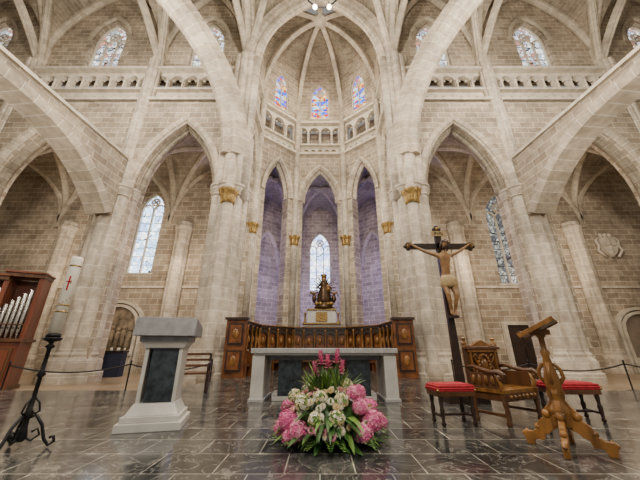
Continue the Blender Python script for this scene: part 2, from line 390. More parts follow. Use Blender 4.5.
for s,nm in ((-1,'left'),(1,'right')):
    b=B()
    bays=[(XI,XO,2.05,8.6,4.3),(XO,XF,2.9,8.6,4.8),(XF,XG,2.9,8.6,4.8)]
    for x0,x1,hw,spr,ri in bays:
        P0=(s*x0,13.1);P1=(s*x1,13.1); L=x1-x0
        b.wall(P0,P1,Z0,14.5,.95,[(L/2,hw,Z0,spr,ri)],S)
        c=s*(x0+x1)/2
        for w_,d_,o,k in ((.55,.5,0,.0),(.35,.4,-.45,.22)):
            rib(b,(c-hw-k,13.1+o),(c+hw+k,13.1+o),spr,ri+k,w_,d_,SA)
            rib(b,(c-hw-k,13.1-o),(c+hw+k,13.1-o),spr,ri+k,w_,d_,SA)
        gallery(b,P0,P1,14.8,17.2,max(6,int(L/.85)),back=1 if s>0 else -1)
        wh=1.05
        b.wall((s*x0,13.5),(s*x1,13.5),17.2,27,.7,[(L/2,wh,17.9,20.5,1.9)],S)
        wins.append((c,13.5,0,wh,17.9,20.5,1.9,G_CLER))
        rib(b,(s*x0,12.95),(s*x1,12.95),18,7.2,.4,.35)
        rib(b,(c-wh-.3,13.15),(c+wh+.3,13.15),20.5,2.3,.2,.25)
    b.obj('wall_arcade_'+nm)
    b=B()
    P0=(s*7.6,18.2);P1=(s*XS,18.2); L=XS-7.6
    ops=[(11.8-7.6,.85,5.6,10.1,1.4)] if s<0 else [(12.7-7.6,1.15,4.9,9.6,1.9)]
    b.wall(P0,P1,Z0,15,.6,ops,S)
    wins.append((s*(11.8 if s<0 else 12.7),18.2,0,ops[0][1],ops[0][2],ops[0][3],ops[0][4],G_WHITE if s<0 else G_DARK))
    b.wall(P0,P1,4.6,4.75,.75,[],SC)
    b.obj('wall_chapel_'+nm)
    b=B()
    b.wall((s*XS,-8),(s*XS,18.2),Z0,27,.5,[],S); b.obj('wall_side_'+nm)
    b=B()
    for x0,x1 in ((XI+.1,XO+.1),(XO+.1,XF),(XF,XG),(XG,XS)):
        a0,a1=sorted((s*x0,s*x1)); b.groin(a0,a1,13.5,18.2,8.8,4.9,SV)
        rib(b,(a0,13.5),(a1,18.2),8.8,4.85,.3,.3); rib(b,(a0,18.2),(a1,13.5),8.8,4.85,.3,.3)
        rib(b,(s*x1,13.5),(s*x1,18.2),8.8,4.85,.35,.3)
        rib(b,(a0,17.9),(a1,17.9),8.8,4.9,.22,.25)
    b.obj('ceiling_chapel_'+nm)
    b=B()
    for x0,x1 in ((XI,XO),(XO,XF),(XF,XG),(XG,XS)):
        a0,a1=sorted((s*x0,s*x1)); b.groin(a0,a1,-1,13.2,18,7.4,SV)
        rib(b,(a0,13.1),(a1,-1),18,7.3,.38,.42); rib(b,(a0,-1),(a1,13.1),18,7.3,.38,.42)
        rib(b,(s*x1,13.0),(s*x1,-1),18,7.3,.55,.55)
    b.obj('ceiling_transept_'+nm)
    b=B()
    P0=(s*4.7,12.5);P1=(s*15.6,1.6)
    b.sweep(archpath(P0,P1,10.5,8.5,40),perp(P0,P1)*-1,sec(1.2,1.2),SA)
    b.obj('diaphragm_arch')
    b=B()
    Pa=Vector((s*XO,12.3,0)); Pb=Vector((s*(XO+1.3),-1,0)); dd=(Pb-Pa).normalized(); LL=(Pb-Pa).length
    b.wall(Pa,Pb,7.0,10.2,.75,[(LL/2,LL/2-.3,7.0,7.0,2.6)],S,n=32,prof=flatarch)
    b.wall(Pa,Pb,10.2,10.34,.9,[],SC)
    pth=[]
    for i in range(37):
        u=-(LL/2-.3)*math.cos(pi*i/36); p=Pa+dd*(LL/2+u); pth.append((p.x,p.y,7.0+flatarch(u,LL/2-.3,2.6)))
    nn=Vector((-dd.y,dd.x,0))
    if s>0: nn=-nn
    b.sweep(pth,nn,[(-.22,-.5),(.22,-.5),(.22,.5),(-.22,.5)],SA)
    b.obj('strut_arch')

# ------------------------------------------------------------ crossing + apse
b=B()
rib(b,(-XI+.3,12.9),(XI-.3,12.9),17.8,7.0,1.0,.8,SA,36)
rib(b,(-XI+.75,12.75),(XI-.75,12.75),17.8,6.5,.5,.4,SA,36)
for s in (-1,1): rib(b,(s*XI,13),(s*XI,-1),17.8,7.0,.9,.8,SA,36)
b.obj('crossing_arch')
b=B(); b.groin(-XI,XI,-1,13,18,7.6,SV,24)
rib(b,(-XI,13),(XI,-1),18,7.5,.4,.45); rib(b,(XI,13),(-XI,-1),18,7.5,.4,.45)
b.wall((-XI,13.1),(XI,13.1),17.8,27,.5,[(XI,XI-.35,17.8,17.8,7.1)],S,n=28)
b.obj('ceiling_crossing')
AP=[(-XI,13),(-XI,16.8),(-1.94,19.1),(1.94,19.1),(XI,16.8),(XI,13)]
b=B()
hws=[1.15,.95,1.3,.95,1.15]; wn=[0,.66,.8,.66,0]
for i in range(5):
    P0,P1=AP[i],AP[i+1]; L=math.hypot(P1[0]-P0[0],P1[1]-P0[1])
    b.wall(P0,P1,Z0,15.4,.7,[(L/2,hws[i],Z0,11.3,2.8)],S)
    c=((P0[0]+P1[0])/2,(P0[1]+P1[1])/2); d=((P1[0]-P0[0])/L,(P1[1]-P0[1])/L); nin=(d[1],-d[0])
    for k,o in ((.0,.0),(.2,.35)):
        h=hws[i]+k
        rib(b,(c[0]-d[0]*h+nin[0]*o,c[1]-d[1]*h+nin[1]*o),(c[0]+d[0]*h+nin[0]*o,c[1]+d[1]*h+nin[1]*o),11.3,2.8+k,.4,.3,SA)
    gallery(b,P0,P1,15.6,18.6,3 if i in(1,3) else 4,back=1)
    ops=[(L/2,wn[i],19.2,21.7,1.5)] if wn[i] else [(L/2,.5,19.2,21.3,1.0)]
    b.wall(P0,P1,18.8,27,.5,ops,S)
    wins.append((c[0],c[1],math.atan2(d[1],d[0]),ops[0][1],19.2,ops[0][3],ops[0][4],G_COL))
b.obj('wall_apse')
b=B()
K=Vector((0,15.3,26.3))
def ribpt(P,s,zs=19.4): return Vector((P[0]+(K.x-P[0])*s,P[1]+(K.y-P[1])*s,zs+(K.z-zs)*math.sqrt(max(0,1-(1-s)**2.2))))
for i in range(5):
    n=14;vs=[];fs=[]
    for a in range(n+1):
        for t in range(n+1):
            tt=t/n; s_=1-math.cos(pi/2*a/n); p=ribpt(AP[i],s_).lerp(ribpt(AP[i+1],s_),tt); p.z+=pointed((tt*2-1),1,1.3)/1.3*4.2*(1-s_)**1.6; vs.append(p)
    for a in range(n):
        for t in range(n): q=a*(n+1)+t; fs.append((q,q+1,q+n+2,q+n+1))
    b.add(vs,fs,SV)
for P in AP:
    d=Vector((K.x-P[0],K.y-P[1],0)).normalized()
    pth=[ribpt(P,1-math.cos(pi/2*a/20))-Vector((0,0,.12)) for a in range(21)]
    b.sweep(pth,(-d.y,d.x,0),sec(.34,.42),SR)
b.sweep([(0,13,24.7),(0,14.2,25.7),(0,15.3,26.2)],(1,0,0),sec(.34,.4),SR)
b.lathe([(.1,-.45),(.5,-.4),(.55,-.1),(.3,.1)],tuple(K),SC,n=20)
b.obj('ceiling_apse')
b=B()
AM=[(-7.6,18.2),(-7.3,22.2),(-2.6,26.2),(2.6,26.2),(7.3,22.2),(7.6,18.2)]
for i in range(5):
    P0,P1=AM[i],AM[i+1]; L=math.hypot(P1[0]-P0[0],P1[1]-P0[1]); d=((P1[0]-P0[0])/L,(P1[1]-P0[1])/L)
    ops=[(L/2,1.0,6.0,10,1.7)] if i==2 else []
    b.wall(P0,P1,Z0,16,.5,ops,S)
    if ops: wins.append(((P0[0]+P1[0])/2,(P0[1]+P1[1])/2,math.atan2(d[1],d[0]),1.0,6.0,10,1.7,G_BLUE))
    else:
        nin=(d[1],-d[0])
        cx,cy=(P0[0]+P1[0])/2+nin[0]*.3,(P0[1]+P1[1])/2+nin[1]*.3
        rib(b,(cx-d[0]*1.2,cy-d[1]*1.2),(cx+d[0]*1.2,cy+d[1]*1.2),8,3,.3,.3)
for P in AM[1:5]: b.lathe([(.35,Z0),(.35,Z0+.6),(.25,Z0+.8),(.25,10.5),(.4,10.9)],(P[0]*.95,P[1]-.3,0),SP,n=16)
b.obj('wall_ambulatory')
b=B()
for i in range(5):
    A0,A1,W0,W1=AP[i],AP[i+1],AM[i],AM[i+1]; n=12;vs=[];fs=[]
    for a in range(n+1):
        for t in range(n+1):
            u=a/n;v=t/n
            p=Vector((*A0,0)).lerp(Vector((*A1,0)),v).lerp(Vector((*W0,0)).lerp(Vector((*W1,0)),v),u)
            p.z=10.8+max(pointed(2*u-1,1,1.2),pointed(2*v-1,1,1.2))/1.2*3.6; vs.append(p)
    for a in range(n):
        for t in range(n): q=a*(n+1)+t; fs.append((q,q+1,q+n+2,q+n+1))
    b.add(vs,fs,SV)
    rib(b,A0,W1,10.8,3.5,.25,.28); rib(b,A1,W0,10.8,3.5,.25,.28); rib(b,A0,W0,10.8,3.55,.35,.35)
b.obj('ceiling_ambulatory')

# ------------------------------------------------------------ windows
def make_window(i,x,y,rz,hw,sill,spr,rise,gm):
    b=B(); n=16
    us=[-hw+2*hw*k/n for k in range(n+1)]
    poly=[(-hw,0)]+[(u,spr-sill+pointed(u,hw,rise)) for u in us]+[(hw,0)]
    b.prism(poly,(0,.03,0),(1,0,0),(0,0,1),(0,1,0),.03,gm)
    pth=[(-hw,0,0)]+[(u,0,spr-sill+pointed(u,hw,rise)) for u in us]+[(hw,0,0)]
    b.sweep(pth,(0,-1,0),[(-.09,-.14),(.09,-.14),(.09,.14),(-.09,.14)],SC)
    nm=2 if hw<.9 else 3
    h=spr-sill; g=.03 if hw<.8 else .045
    for k in range(1,nm):
        b.box((-hw+2*hw*k/nm,-.03,h/2),(g*2,.16,h),SC)
    lw=hw/nm
    for k in range(nm):
        c=-hw+lw*(2*k+1)
        b.sweep([(c+lw*math.sin(pi/2*q),-.03,h+pointed(lw*math.sin(pi/2*q),lw,lw*1.25)) for q in [j/6-1 for j in range(13)]],(0,-1,0),[(-g,-.07),(g,-.07),(g,.07),(-g,.07)],SC)
    def ring(cx,cz,r): b.tube([(cx+r*math.cos(2*pi*q/20),-.03,cz+r*math.sin(2*pi*q/20)) for q in range(21)],g,SC,6)
    cz=h+lw*1.25+hw*.28
    if rise>hw*1.2:
        ring(0,cz,hw*.34)
        for q in range(4): ring(hw*.16*math.cos(q*pi/2),cz+hw*.16*math.sin(q*pi/2),hw*.14)
    for q in range(1,int(h/.6)+1): b.box((0,0,q*.6),(hw*2,.03,.03),IRON)
    b.box((0,-.1,-.06),(hw*2+.3,.5,.12),SC)
    b.obj('window_%d'%i,(x,y,sill),rz)
for i,w in enumerate(wins): make_window(i+1,*w)

# ------------------------------------------------------------ wall niches, door, arms
def niche(hw,h,mat):
    b=B()
    n=20; us=[-hw+2*hw*k/n for k in range(n+1)]
    b.prism([(-hw,0)]+[(u,h+math.sqrt(max(0,hw*hw-u*u))*.85) for u in us]+[(hw,0)],(0,.0,0),(1,0,0),(0,0,1),(0,1,0),.06,mat)
    for o,dd in ((0,.25),(.28,.16)):
        hh=hw+o
        pth=[(-hh,-.1,0)]+[(u*hh/hw,-.1,h+math.sqrt(max(0,hw*hw-u*u))*.85*hh/hw) for u in us]+[(hh,-.1,0)]
        b.sweep(pth,(0,-1,0),[(-.08,-dd),(.08,-dd),(.08,.1),(-.08,.1)],SC)
    return b
b=niche(1.35,2.6,PLAST)
for k in range(7):
    x=-1+.33*k; b.lathe([(.17,0),(.13,.5),(.16,.8),(.06,.95)],(x,-.12,1.3+.1*(k%2)),PLAST,n=10); b.sphere((x,-.14,2.35+.1*(k%2)),.12,PLAST)
b.box((0,-.3,.45),(2.7,.6,.9),SC); b.box((0,-.35,.95),(2.9,.75,.12),WHITEM)
b.obj('tomb_niche',(-12.3,17.85,Z0))
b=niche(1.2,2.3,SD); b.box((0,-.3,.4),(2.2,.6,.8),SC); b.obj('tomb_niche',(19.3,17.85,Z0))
b=B(); b.box((0,0,1.3),(1.5,.12,2.6),WOODD); b.box((0,-.05,2.7),(1.9,.25,.2),SC)
for s in (-1,1): b.box((s*.85,-.05,1.3),(.2,.25,2.6),SC); b.box((s*.37,-.08,.8),(.55,.05,1.1),WOODD); b.box((s*.37,-.08,2),(.55,.05,.9),WOODD)
b.obj('door_1',(11.9,17.8,Z0))
b=B()
b.prism([(-.5,.6),(.5,.6),(.5,-.1),(.3,-.5),(0,-.75),(-.3,-.5),(-.5,-.1)],(0,0,0),(1,0,0),(0,0,1),(0,1,0),.2,SC)
b.box((0,-.13,0),(.08,.06,1),SC); b.box((0,-.13,.05),(.8,.06,.08),SC)
for k in range(-1,2): b.sphere((k*.3,0,.75),.14,SC,sc=(1,.6,1.3))
for s in (-1,1): b.tube([(s*.5,0,.6),(s*.75,0,.4),(s*.65,0,0),(s*.8,0,-.3),(s*.4,0,-.75)],.08,SC,8)
b.obj('carved_coat_of_arms',(19.2,17.8,7.4))

# ------------------------------------------------------------ choir stalls
b=B()
pts=[(-3.45,11.9),(-3.2,15.3),(-1.55,17.1),(1.55,17.1),(3.2,15.3),(3.45,11.9)]
for i in range(5):
    P0=Vector((*pts[i],0));P1=Vector((*pts[i+1],0)); L=(P1-P0).length; d=(P1-P0)/L; nin=Vector((d.y,-d.x,0))
    b.wall(pts[i],pts[i+1],0,2.15,.08,[],STALL)
    b.wall(pts[i],pts[i+1],2.15,2.28,.34,[],WOODD)
    b.wall(pts[i],pts[i+1],2.28,2.33,.44,[],WOODG)
    k=max(3,round(L/.62)); st=L/k
    q0=P0+nin*.07;q1=P1+nin*.07
    b.wall((q0.x,q0.y),(q1.x,q1.y),1.0,2.15,.09,[((j+.5)*st,st*.36,1.15,1.7,st*.37) for j in range(k)],WOODD,n=8)
    for j in range(k):
        p=P0+d*((j+.5)*st)+nin*.06; b.sphere((p.x,p.y,1.5),.1,WOODG,8,6,sc=(1,.6,1.9))
    for j in range(k+1):
        p=P0+d*(j*st)+nin*.14
        b.lathe([(.06,1),(.035,1.1),(.055,1.5),(.035,2.05),(.07,2.15)],(p.x,p.y,0),WOODG,n=8)
        M=Matrix.Translation(P0+d*(j*st)+nin*.35)@Matrix.Rotation(math.atan2(d.y,d.x),4,'Z')
        b.M=M; b.box((0,0,.5),(.06,.6,1.0),STALL); b.sphere((0,-.28,1.0),.06,WOODG); b.M=Matrix.Identity(4)
    M=Matrix.Translation(P0+d*L/2+nin*.35)@Matrix.Rotation(math.atan2(d.y,d.x),4,'Z'); b.M=M
    b.box((0,0,.42),(L-.1,.5,.08),WOOD); b.box((0,0,1.02),(L,.2,.05),WOOD); b.M=Matrix.Identity(4)
for s in (-1,1):
    b.box((s*3.3,11.8,1.12),(.8,.12,2.24),STALL); b.box((s*3.3,11.78,2.28),(.92,.26,.1),WOODD)
    for z,h in ((1.66,.85),(.62,.8)):
        b.box((s*3.3,11.73,z),(.6,.05,h),WOODD); b.box((s*3.3,11.70,z),(.46,.04,h-.14),STALL); b.sphere((s*3.3,11.69,z),.13,WOODG,10,8,sc=(1,.4,1.6))
b.obj('choir_stalls',scale=(1,1,.94))

b=B()
b.box((0,0,1.2),(2.1,1.0,2.4),WHITEM); b.box((0,-.1,2.42),(2.3,1.1,.08),GOLD)
b.box((0,0,2.85),(1.7,.8,.78),WHITEM); b.box((0,-.42,2.82),(.7,.06,.55),GOLD); b.box((0,0,3.25),(1.8,.95,.08),GOLD)
for s in (-1,1):
    b.lathe([(.14,0),(.05,.1),(.05,.5),(.14,.6)],(s*1.0,-.3,2.46),GOLD,n=12)
b.obj('tabernacle_pedestal',(0.1,18.05,0))
b=B()
b.lathe([(.5,0),(.55,.12),(.42,.25),(.45,.35)],(0,0,0),BRONZE,n=20)
for k in range(5): b.sphere((-.4+.2*k,-.3,.3),.14,GOLD)
b.lathe([(.42,.3),(.40,.6),(.33,1.0),(.24,1.3),(.2,1.42),(.26,1.55),(.2,1.68),(.08,1.74)],(0,0,0),BRONZE,n=24,lob=7,la=.08)
b.sphere((0,-.02,1.86),.13,BODY,sc=(.9,1,1.15)); b.sphere((0,.03,1.89),.15,BRONZE,sc=(1,1,1.15))
b.lathe([(.12,0),(.14,.06),(.18,.2),(.02,.24)],(0,0,1.98),GOLD,n=16,lob=8,la=.1)
b.sphere((.24,-.2,1.38),.12,BODY); b.lathe([(.14,0),(.12,.2),(.06,.3)],(.24,-.2,1.05),GOLD,n=12)
b.tube([(-.22,-.05,1.55),(-.36,-.15,1.3),(-.25,-.32,1.25)],.06,BRONZE,8); b.tube([(.22,-.05,1.55),(.4,-.1,1.25),(.2,-.3,1.15)],.06,BRONZE,8)
for s in (-1,1):
    b.sphere((s*.55,-.05,.65),.16,BRONZE,10,8,sc=(.8,.8,1.6)); b.sphere((s*.55,-.08,.98),.09,BODY,8,6)
    b.tube([(s*.45,.05,.8),(s*.75,.1,1.1),(s*.8,.1,.8)],[.03,.09,.02],GOLD,8)
for k in range(28):
    a=2*pi*k/28; r=.75 if k%2 else .62
    b.tube([(.35*math.cos(a),.15,1.2+.6*math.sin(a)),(r*math.cos(a),.15,1.2+(r+.25)*math.sin(a))],[.05,.012],BRONZE if k%2 else GOLD,5)
b.obj('madonna_statue',(.25,18.05,3.295),scale=(1.12,1.12,1.02))

# ------------------------------------------------------------ altar
b=B()
b.box((0,0,.97),(3.1,1.1,.10),ALTS); b.box((0,0,.90),(2.98,1.0,.04),WHITEM)
for s in (-1,1): 
    b.box((s*1.39,0,.45),(.26,.95,.86),WHITEM); b.box((s*1.39,0,.03),(.32,1.0,.06),ALTS)
    b.box((s*.74,.05,.45),(.5,.6,.8),DARKM); b.box((s*.74,.05,.04),(.7,.75,.08),WHITEM)
b.box((0,.05,.83),(2.4,.7,.10),GREYM); b.box((0,.25,.05),(2.3,.5,.1),WHITEM)
b.obj('altar_table',(.09,7.0,0),0,.008)
# ------------------------------------------------------------ ambo
b=B()
b.box((0,0,.05),(.80,.72,.10),WHITEM); b.box((0,0,.135),(.72,.64,.07),WHITEM); b.box((0,0,.24),(.66,.58,.14),WHITEM,top=(.78,.78))
b.box((.03,0,.66),(.38,.36,.72),DARKM)
for s in (-1,1): b.box((s*.225+.0,.0,.66),(.05,.40,.72),WHITEM)
b.box((0,.2,.66),(.5,.05,.72),WHITEM)
b.box((0,0,1.06),(.52,.46,.09),WHITEM,top=(1.18,1.18)); b.box((0,0,1.14),(.66,.58,.08),GREYL)
b.prism([(-.38,1.18),(.38,1.18),(.33,1.44),(-.38,1.34)],(0,0,0),(0,-1,0),(0,0,1),(1,0,0),.82,GREYL)
b.obj('stone_ambo',(-2.32,4.65,0),math.radians(14),.008)

# ------------------------------------------------------------ paschal candle stand
b=B()
for k in range(3):
    a=2*pi*k/3+.5; c,s_=math.cos(a)*.72,math.sin(a)*.72
    b.tube([(0.02*c,0.02*s_,.30),(.10*c,.10*s_,.32),(.2*c,.2*s_,.22),(.27*c,.27*s_,.08),(.34*c,.34*s_,.02),(.40*c,.40*s_,.05),(.38*c,.38*s_,.10),(.33*c,.33*s_,.09)],.016,IRON,8)
    b.tube([(.02*c,.02*s_,.12),(.12*c,.12*s_,.08),(.2*c,.2*s_,.13),(.16*c,.16*s_,.19),(.1*c,.1*s_,.16)],.011,IRON,8)
    b.tube([(.02*c,.02*s_,.5),(.09*c,.09*s_,.44),(.12*c,.12*s_,.36),(.07*c,.07*s_,.33)],.01,IRON,8)
b.lathe([(.03,.08),(.05,.12),(.03,.2),(.022,.3),(.05,.34),(.022,.38),(.02,.7),(.045,.73),(.02,.77),(.02,1.0),(.05,1.03),(.02,1.06),(.03,1.08),(.085,1.1),(.095,1.12),(.09,1.13)],(0,0,0),IRON,n=16)
b.lathe([(.072,1.13),(.072,1.17),(.06,1.175)],(0,0,0),IRON,n=16)
st_=b.obj('paschal_candlestick',(-3.2,3.6,0))
b=B()
b.lathe([(.062,1.18),(.062,2.1),(.056,2.13),(.02,2.13)],(0,0,0),WAX,n=24); b.tube([(0,0,2.12),(.005,0,2.17)],.004,IRON,5)
b.box((.03,-.058,1.78),(.014,.01,.18),RED); b.box((.03,-.058,1.80),(.06,.012,.014),RED)
for z in (1.42,1.50,2.0): b.lathe([(.0635,z),(.0635,z+.02)],(0,0,0),GOLD,n=24)
for k in range(9): b.sphere((.054*math.cos(k*.5-1.6),.054*math.sin(k*.5-1.6),1.52+.025*k),.012,RED if k%3==0 else GOLD,8,5)
b.obj('paschal_candle',parent=st_)

# ------------------------------------------------------------ organ
b=B()
b.box((0,0,.75),(3.0,1.0,1.5),WOODR); b.box((0,-.02,1.53),(3.15,1.15,.1),WOOD); b.box((0,-.02,.06),(3.1,1.1,.12),WOOD)
for k in range(4): b.box((-1.1+.73*k,-.51,.8),(.58,.05,1.0),WOOD); b.box((-1.1+.73*k,-.53,.8),(.42,.05,.84),WOODR)
b.box((0,-.62,1.12),(1.3,.3,.06),WOODD); b.box((0,-.72,1.16),(1.1,.14,.03),WAX)
b.box((0,.42,2.6),(3.0,.1,2.1),WOODR)
for x,h in ((-1.45,3.3),(-.5,3.7),(.5,3.55),(1.42,3.9)): b.box((x,.1,(1.55+h)/2),(.14,.75,h-1.55),WOODR)
for x,h,w in ((-.98,3.35,1.0),(0,3.6,1.1),(.96,3.75,1.1)):
    b.box((x,.1,h),(w,.85,.14),WOOD); b.box((x,.1,h+.1),(w+.06,.95,.06),WOODR)
    n=7
    for k in range(n):
        xx=x-w/2+.14+(w-.28)*k/(n-1); hh=(h-1.75)*(.5+.4*(k/(n-1)))
        b.lathe([(.015,1.58),(.055,1.85),(.055,1.58+hh),(.052,1.58+hh)],(xx,-.18,0),PIPE,n=12)
        b.box((xx,-.236,1.93),(.05,.015,.06),WOODD)
    b.box((x,-.24,2.05),(w,.04,.04),WOOD)
b.obj('pipe_organ',(-11.6,9.9,Z0),math.radians(26),.01)

# ------------------------------------------------------------ ropes
def barrier(name,posts):
    b=B()
    for x,y in posts:
        b.lathe([(.16,0),(.16,.02),(.03,.04),(.022,.06),(.022,.85),(.035,.87),(.02,.92)],(x,y,Z0),IRON,n=14)
    for (x0,y0),(x1,y1) in zip(posts,posts[1:]):
        b.tube([(x0+(x1-x0)*k/12,y0+(y1-y0)*k/12,Z0+.8-.22*(1-(k/6-1)**2)) for k in range(13)],.022,ROPE,6)
    b.obj(name)
barrier('rope_barrier',[(-9.3,9.3),(-6.1,10),(-3.9,11.2)])
barrier('rope_barrier',[(4.6,10.8),(7.0,10.4),(10,10.2),(13.5,9.6)])

# ------------------------------------------------------------ bench near altar
b=B()
for s in (-1,1):
    b.box((s*.5,0,.22),(.06,.5,.44),WOODD); b.box((s*.5,.22,.65),(.06,.06,.5),WOODD)
    b.tube([(s*.5,-.25,.44),(s*.5,-.25,.66),(s*.5,.22,.7)],.025,WOODD,8)
b.box((0,0,.44),(1.06,.52,.05),WOOD)
for z in (.6,.74,.88): b.box((0,.23,z),(1.0,.04,.06),WOOD)
b.obj('wooden_bench',(-3.35,7.9,0),math.radians(15),.006)
b=B()
b.box((0,0,.55),(1.3,.6,1.1),NAVY); b.box((0,0,1.14),(1.4,.7,.06),IRON)
for k in range(8): b.lathe([(.035,0),(.035,.14),(.0,.15)],(-.55+.157*k,(.12 if k%2 else -.12),1.17),WAX,n=8)
b.obj('votive_candle_rack',(-10.4,15.2,Z0),.2)
b=B()
b.box((0,0,.78),(1.6,.8,.06),WOODD)
for x in (-.7,.7):
    for y in (-.32,.32): b.box((x,y,.38),(.08,.08,.76),WOODD)
b.box((0,-.3,.66),(1.4,.04,.14),WOODD)
b.obj('side_table',(14.6,12.7,Z0),0,.006)

# ------------------------------------------------------------ stools
def stool(x,y,rz,w=.62,d=.42):
    b=B()
    b.box((0,0,.40),(w,d,.07),WOOD)
    for sx in (-1,1):
        for sy in (-1,1):
            b.lathe([(.02,0),(.032,.03),(.02,.06),(.028,.16),(.034,.2),(.02,.24),(.03,.32),(.03,.38)],(sx*(w/2-.05),sy*(d/2-.05),0),WOODD,n=12)
        b.box((sx*(w/2-.05),0,.12),(.035,d-.1,.035),WOODD)
    b.box((0,0,.12),(w-.1,.03,.035),WOODD)
    for k,(q,z) in enumerate(((1.02,.445),(1.05,.47),(1.0,.50),(.85,.515))):
        b.box((0,0,z),(w*q,d*q,.03),RED)
    for sx in (-1,1):
        for sy in (-1,1): b.sphere((sx*w/2,sy*d/2,.45),.02,GOLD,8,6)
    b.obj('cushioned_stool',(x,y,0),rz,.012)
stool(1.93,4.75,math.radians(6),.56,.38); stool(3.86,5.0,math.radians(-4),.70,.42)

# ------------------------------------------------------------ presider armchair
b=B(); W=.86;D=.56
b.box((0,0,.43),(W,D,.05),WOODG); b.box((0,-D/2+.02,.36),(W-.08,.04,.11),WOOD); b.box((0,D/2-.02,.36),(W-.08,.04,.11),WOOD)
for k in range(7): b.sphere((-.3+.1*k,-D/2,.36),.03,WOODG,8,6)
for s in (-1,1):
    b.box((s*(W/2-.04),0,.36),(.04,D-.08,.11),WOOD)
    for y in (-D/2+.04,D/2-.04):
        b.lathe([(.03,0),(.04,.04),(.025,.07),(.035,.15),(.025,.2),(.04,.27),(.035,.33)],(s*(W/2-.04),y,0),WOOD,n=12)
        b.box((s*(W/2-.04),y,.37),(.07,.07,.1),WOOD)
    b.box((s*(W/2-.04),0,.13),(.04,D-.1,.04),WOOD)
    b.box((s*(W/2-.04),D/2-.02,.73),(.07,.06,.6),WOOD)
    b.lathe([(.03,0),(.05,.04),(.02,.08),(.04,.12),(0,.15)],(s*(W/2-.04),D/2-.02,1.05),WOODG,n=10)
    b.tube([(s*(W/2-.03),D/2,.74),(s*(W/2-.02),D/4,.75),(s*(W/2-.01),0,.71),(s*(W/2),-D/4,.68),(s*(W/2+.01),-D/2+.02,.69),(s*(W/2+.01),-D/2-.04,.65),(s*(W/2+.01),-D/2-.02,.59),(s*(W/2+.01),-D/2+.03,.61)],[.03,.03,.033,.036,.04,.04,.033,.022],WOOD,10)
    b.tube([(s*(W/2-.02),-D/2+.06,.44),(s*(W/2),-D/2+.02,.52),(s*(W/2),-D/2+.08,.66)],.028,WOODG,10)
    b.box((s*(W/2-.02),.02,.56),(.03,D-.1,.22),WOOD)
    for k in range(4): b.sphere((s*(W/2),-.14+.1*k,.57),.035,WOODG,8,6,sc=(.6,1,2))
b.box((0,D/2-.02,.75),(W-.12,.04,.50),WOOD)
for z in (.53,.98): b.box((0,D/2-.05,z),(W-.08,.05,.05),WOODG)
for s in (-1,1): b.box((s*(W/2-.11),D/2-.05,.755),(.04,.04,.42),WOODG)
b.box((0,D/2-.05,1.02),(W+.02,.09,.04),WOOD)
b.prism([(-W/2,1.04),(-W/2+.02,1.08),(-.26,1.06),(-.15,1.10),(0,1.15),(.15,1.10),(.26,1.06),(W/2-.02,1.08),(W/2,1.04)],(0,D/2-.03,0),(1,0,0),(0,0,1),(0,1,0),.06,WOODG)
for k in range(18):
    a=2*pi*k/18; b.sphere((.14*math.cos(a),D/2-.05,.755+.16*math.sin(a)),.026,WOODG,8,6)
b.sphere((0,D/2-.05,.755),.08,WOODG,10,8,sc=(1,.5,1.2))
for s in (-1,1):
    for q in (-1,1):
        b.tube([(s*.15,D/2-.05,.755+q*.02),(s*.21,D/2-.06,.755+q*.05),(s*.27,D/2-.06,.755+q*.13),(s*.22,D/2-.06,.755+q*.17),(s*.18,D/2-.06,.755+q*.13)],.017,WOODG,8)
b.obj('carved_armchair',(2.84,4.95,0),math.radians(28),.006)

# ------------------------------------------------------------ wooden lectern
b=B()
prof=[(.05,.28),(.09,.32),(.10,.38),(.06,.43),(.045,.5),(.07,.58),(.08,.66),(.055,.78),(.035,.92),(.05,.97),(.03,1.0),(.03,1.12),(.06,1.17)]
b.lathe(prof,(0,0,0),WOODG,n=24,lob=6,la=.1)
b.box((0,0,.27),(.16,.16,.1),WOODG)
for k in range(4):
    a=pi/2*k; c,s_=math.cos(a),math.sin(a); q=.76
    outl=[(.04,.58),(.08,.60),(.11,.54),(.09,.47),(.13,.42),(.18,.38),(.20,.30),(.25,.27),(.30,.24),(.34,.16),(.40,.13),(.47,.13),(.51,.07),(.49,0),(.40,0),(.38,.05),(.32,.06),(.27,.05),(.24,.12),(.19,.13),(.14,.17),(.05,.2)]
    b.prism([(x*q,z) for x,z in outl],(0,0,0),(c,s_,0),(0,0,1),(-s_,c,0),.055,WOODG)
    b.tube([(c*.35,s_*.35,.06),(c*.39,s_*.39,.10),(c*.34,s_*.34,.13)],.026,WOODG,8)
    b.sphere((c*.13,s_*.13,.32),.05,WOODG,10,8); b.sphere((c*.24,s_*.24,.18),.035,WOODG,10,8)
    b.tube([(c*.05,s_*.05,.85),(c*.10,s_*.10,.78),(c*.11,s_*.11,.70),(c*.07,s_*.07,.64)],.02,WOODG,8)
R=Matrix.Rotation(math.radians(27),3,'X')
b.box((0,.0,1.24),(.54,.40,.03),WOOD,rot=R); b.box((0,-.17,1.17),(.54,.05,.05),WOOD,rot=R)
for s in (-1,1): b.box((s*.26,0,1.238),(.03,.42,.05),WOODG,rot=R)
b.box((0,0,1.19),(.1,.2,.06),WOODG)
b.obj('carved_lectern',(2.66,3.62,0),math.radians(228),.005)

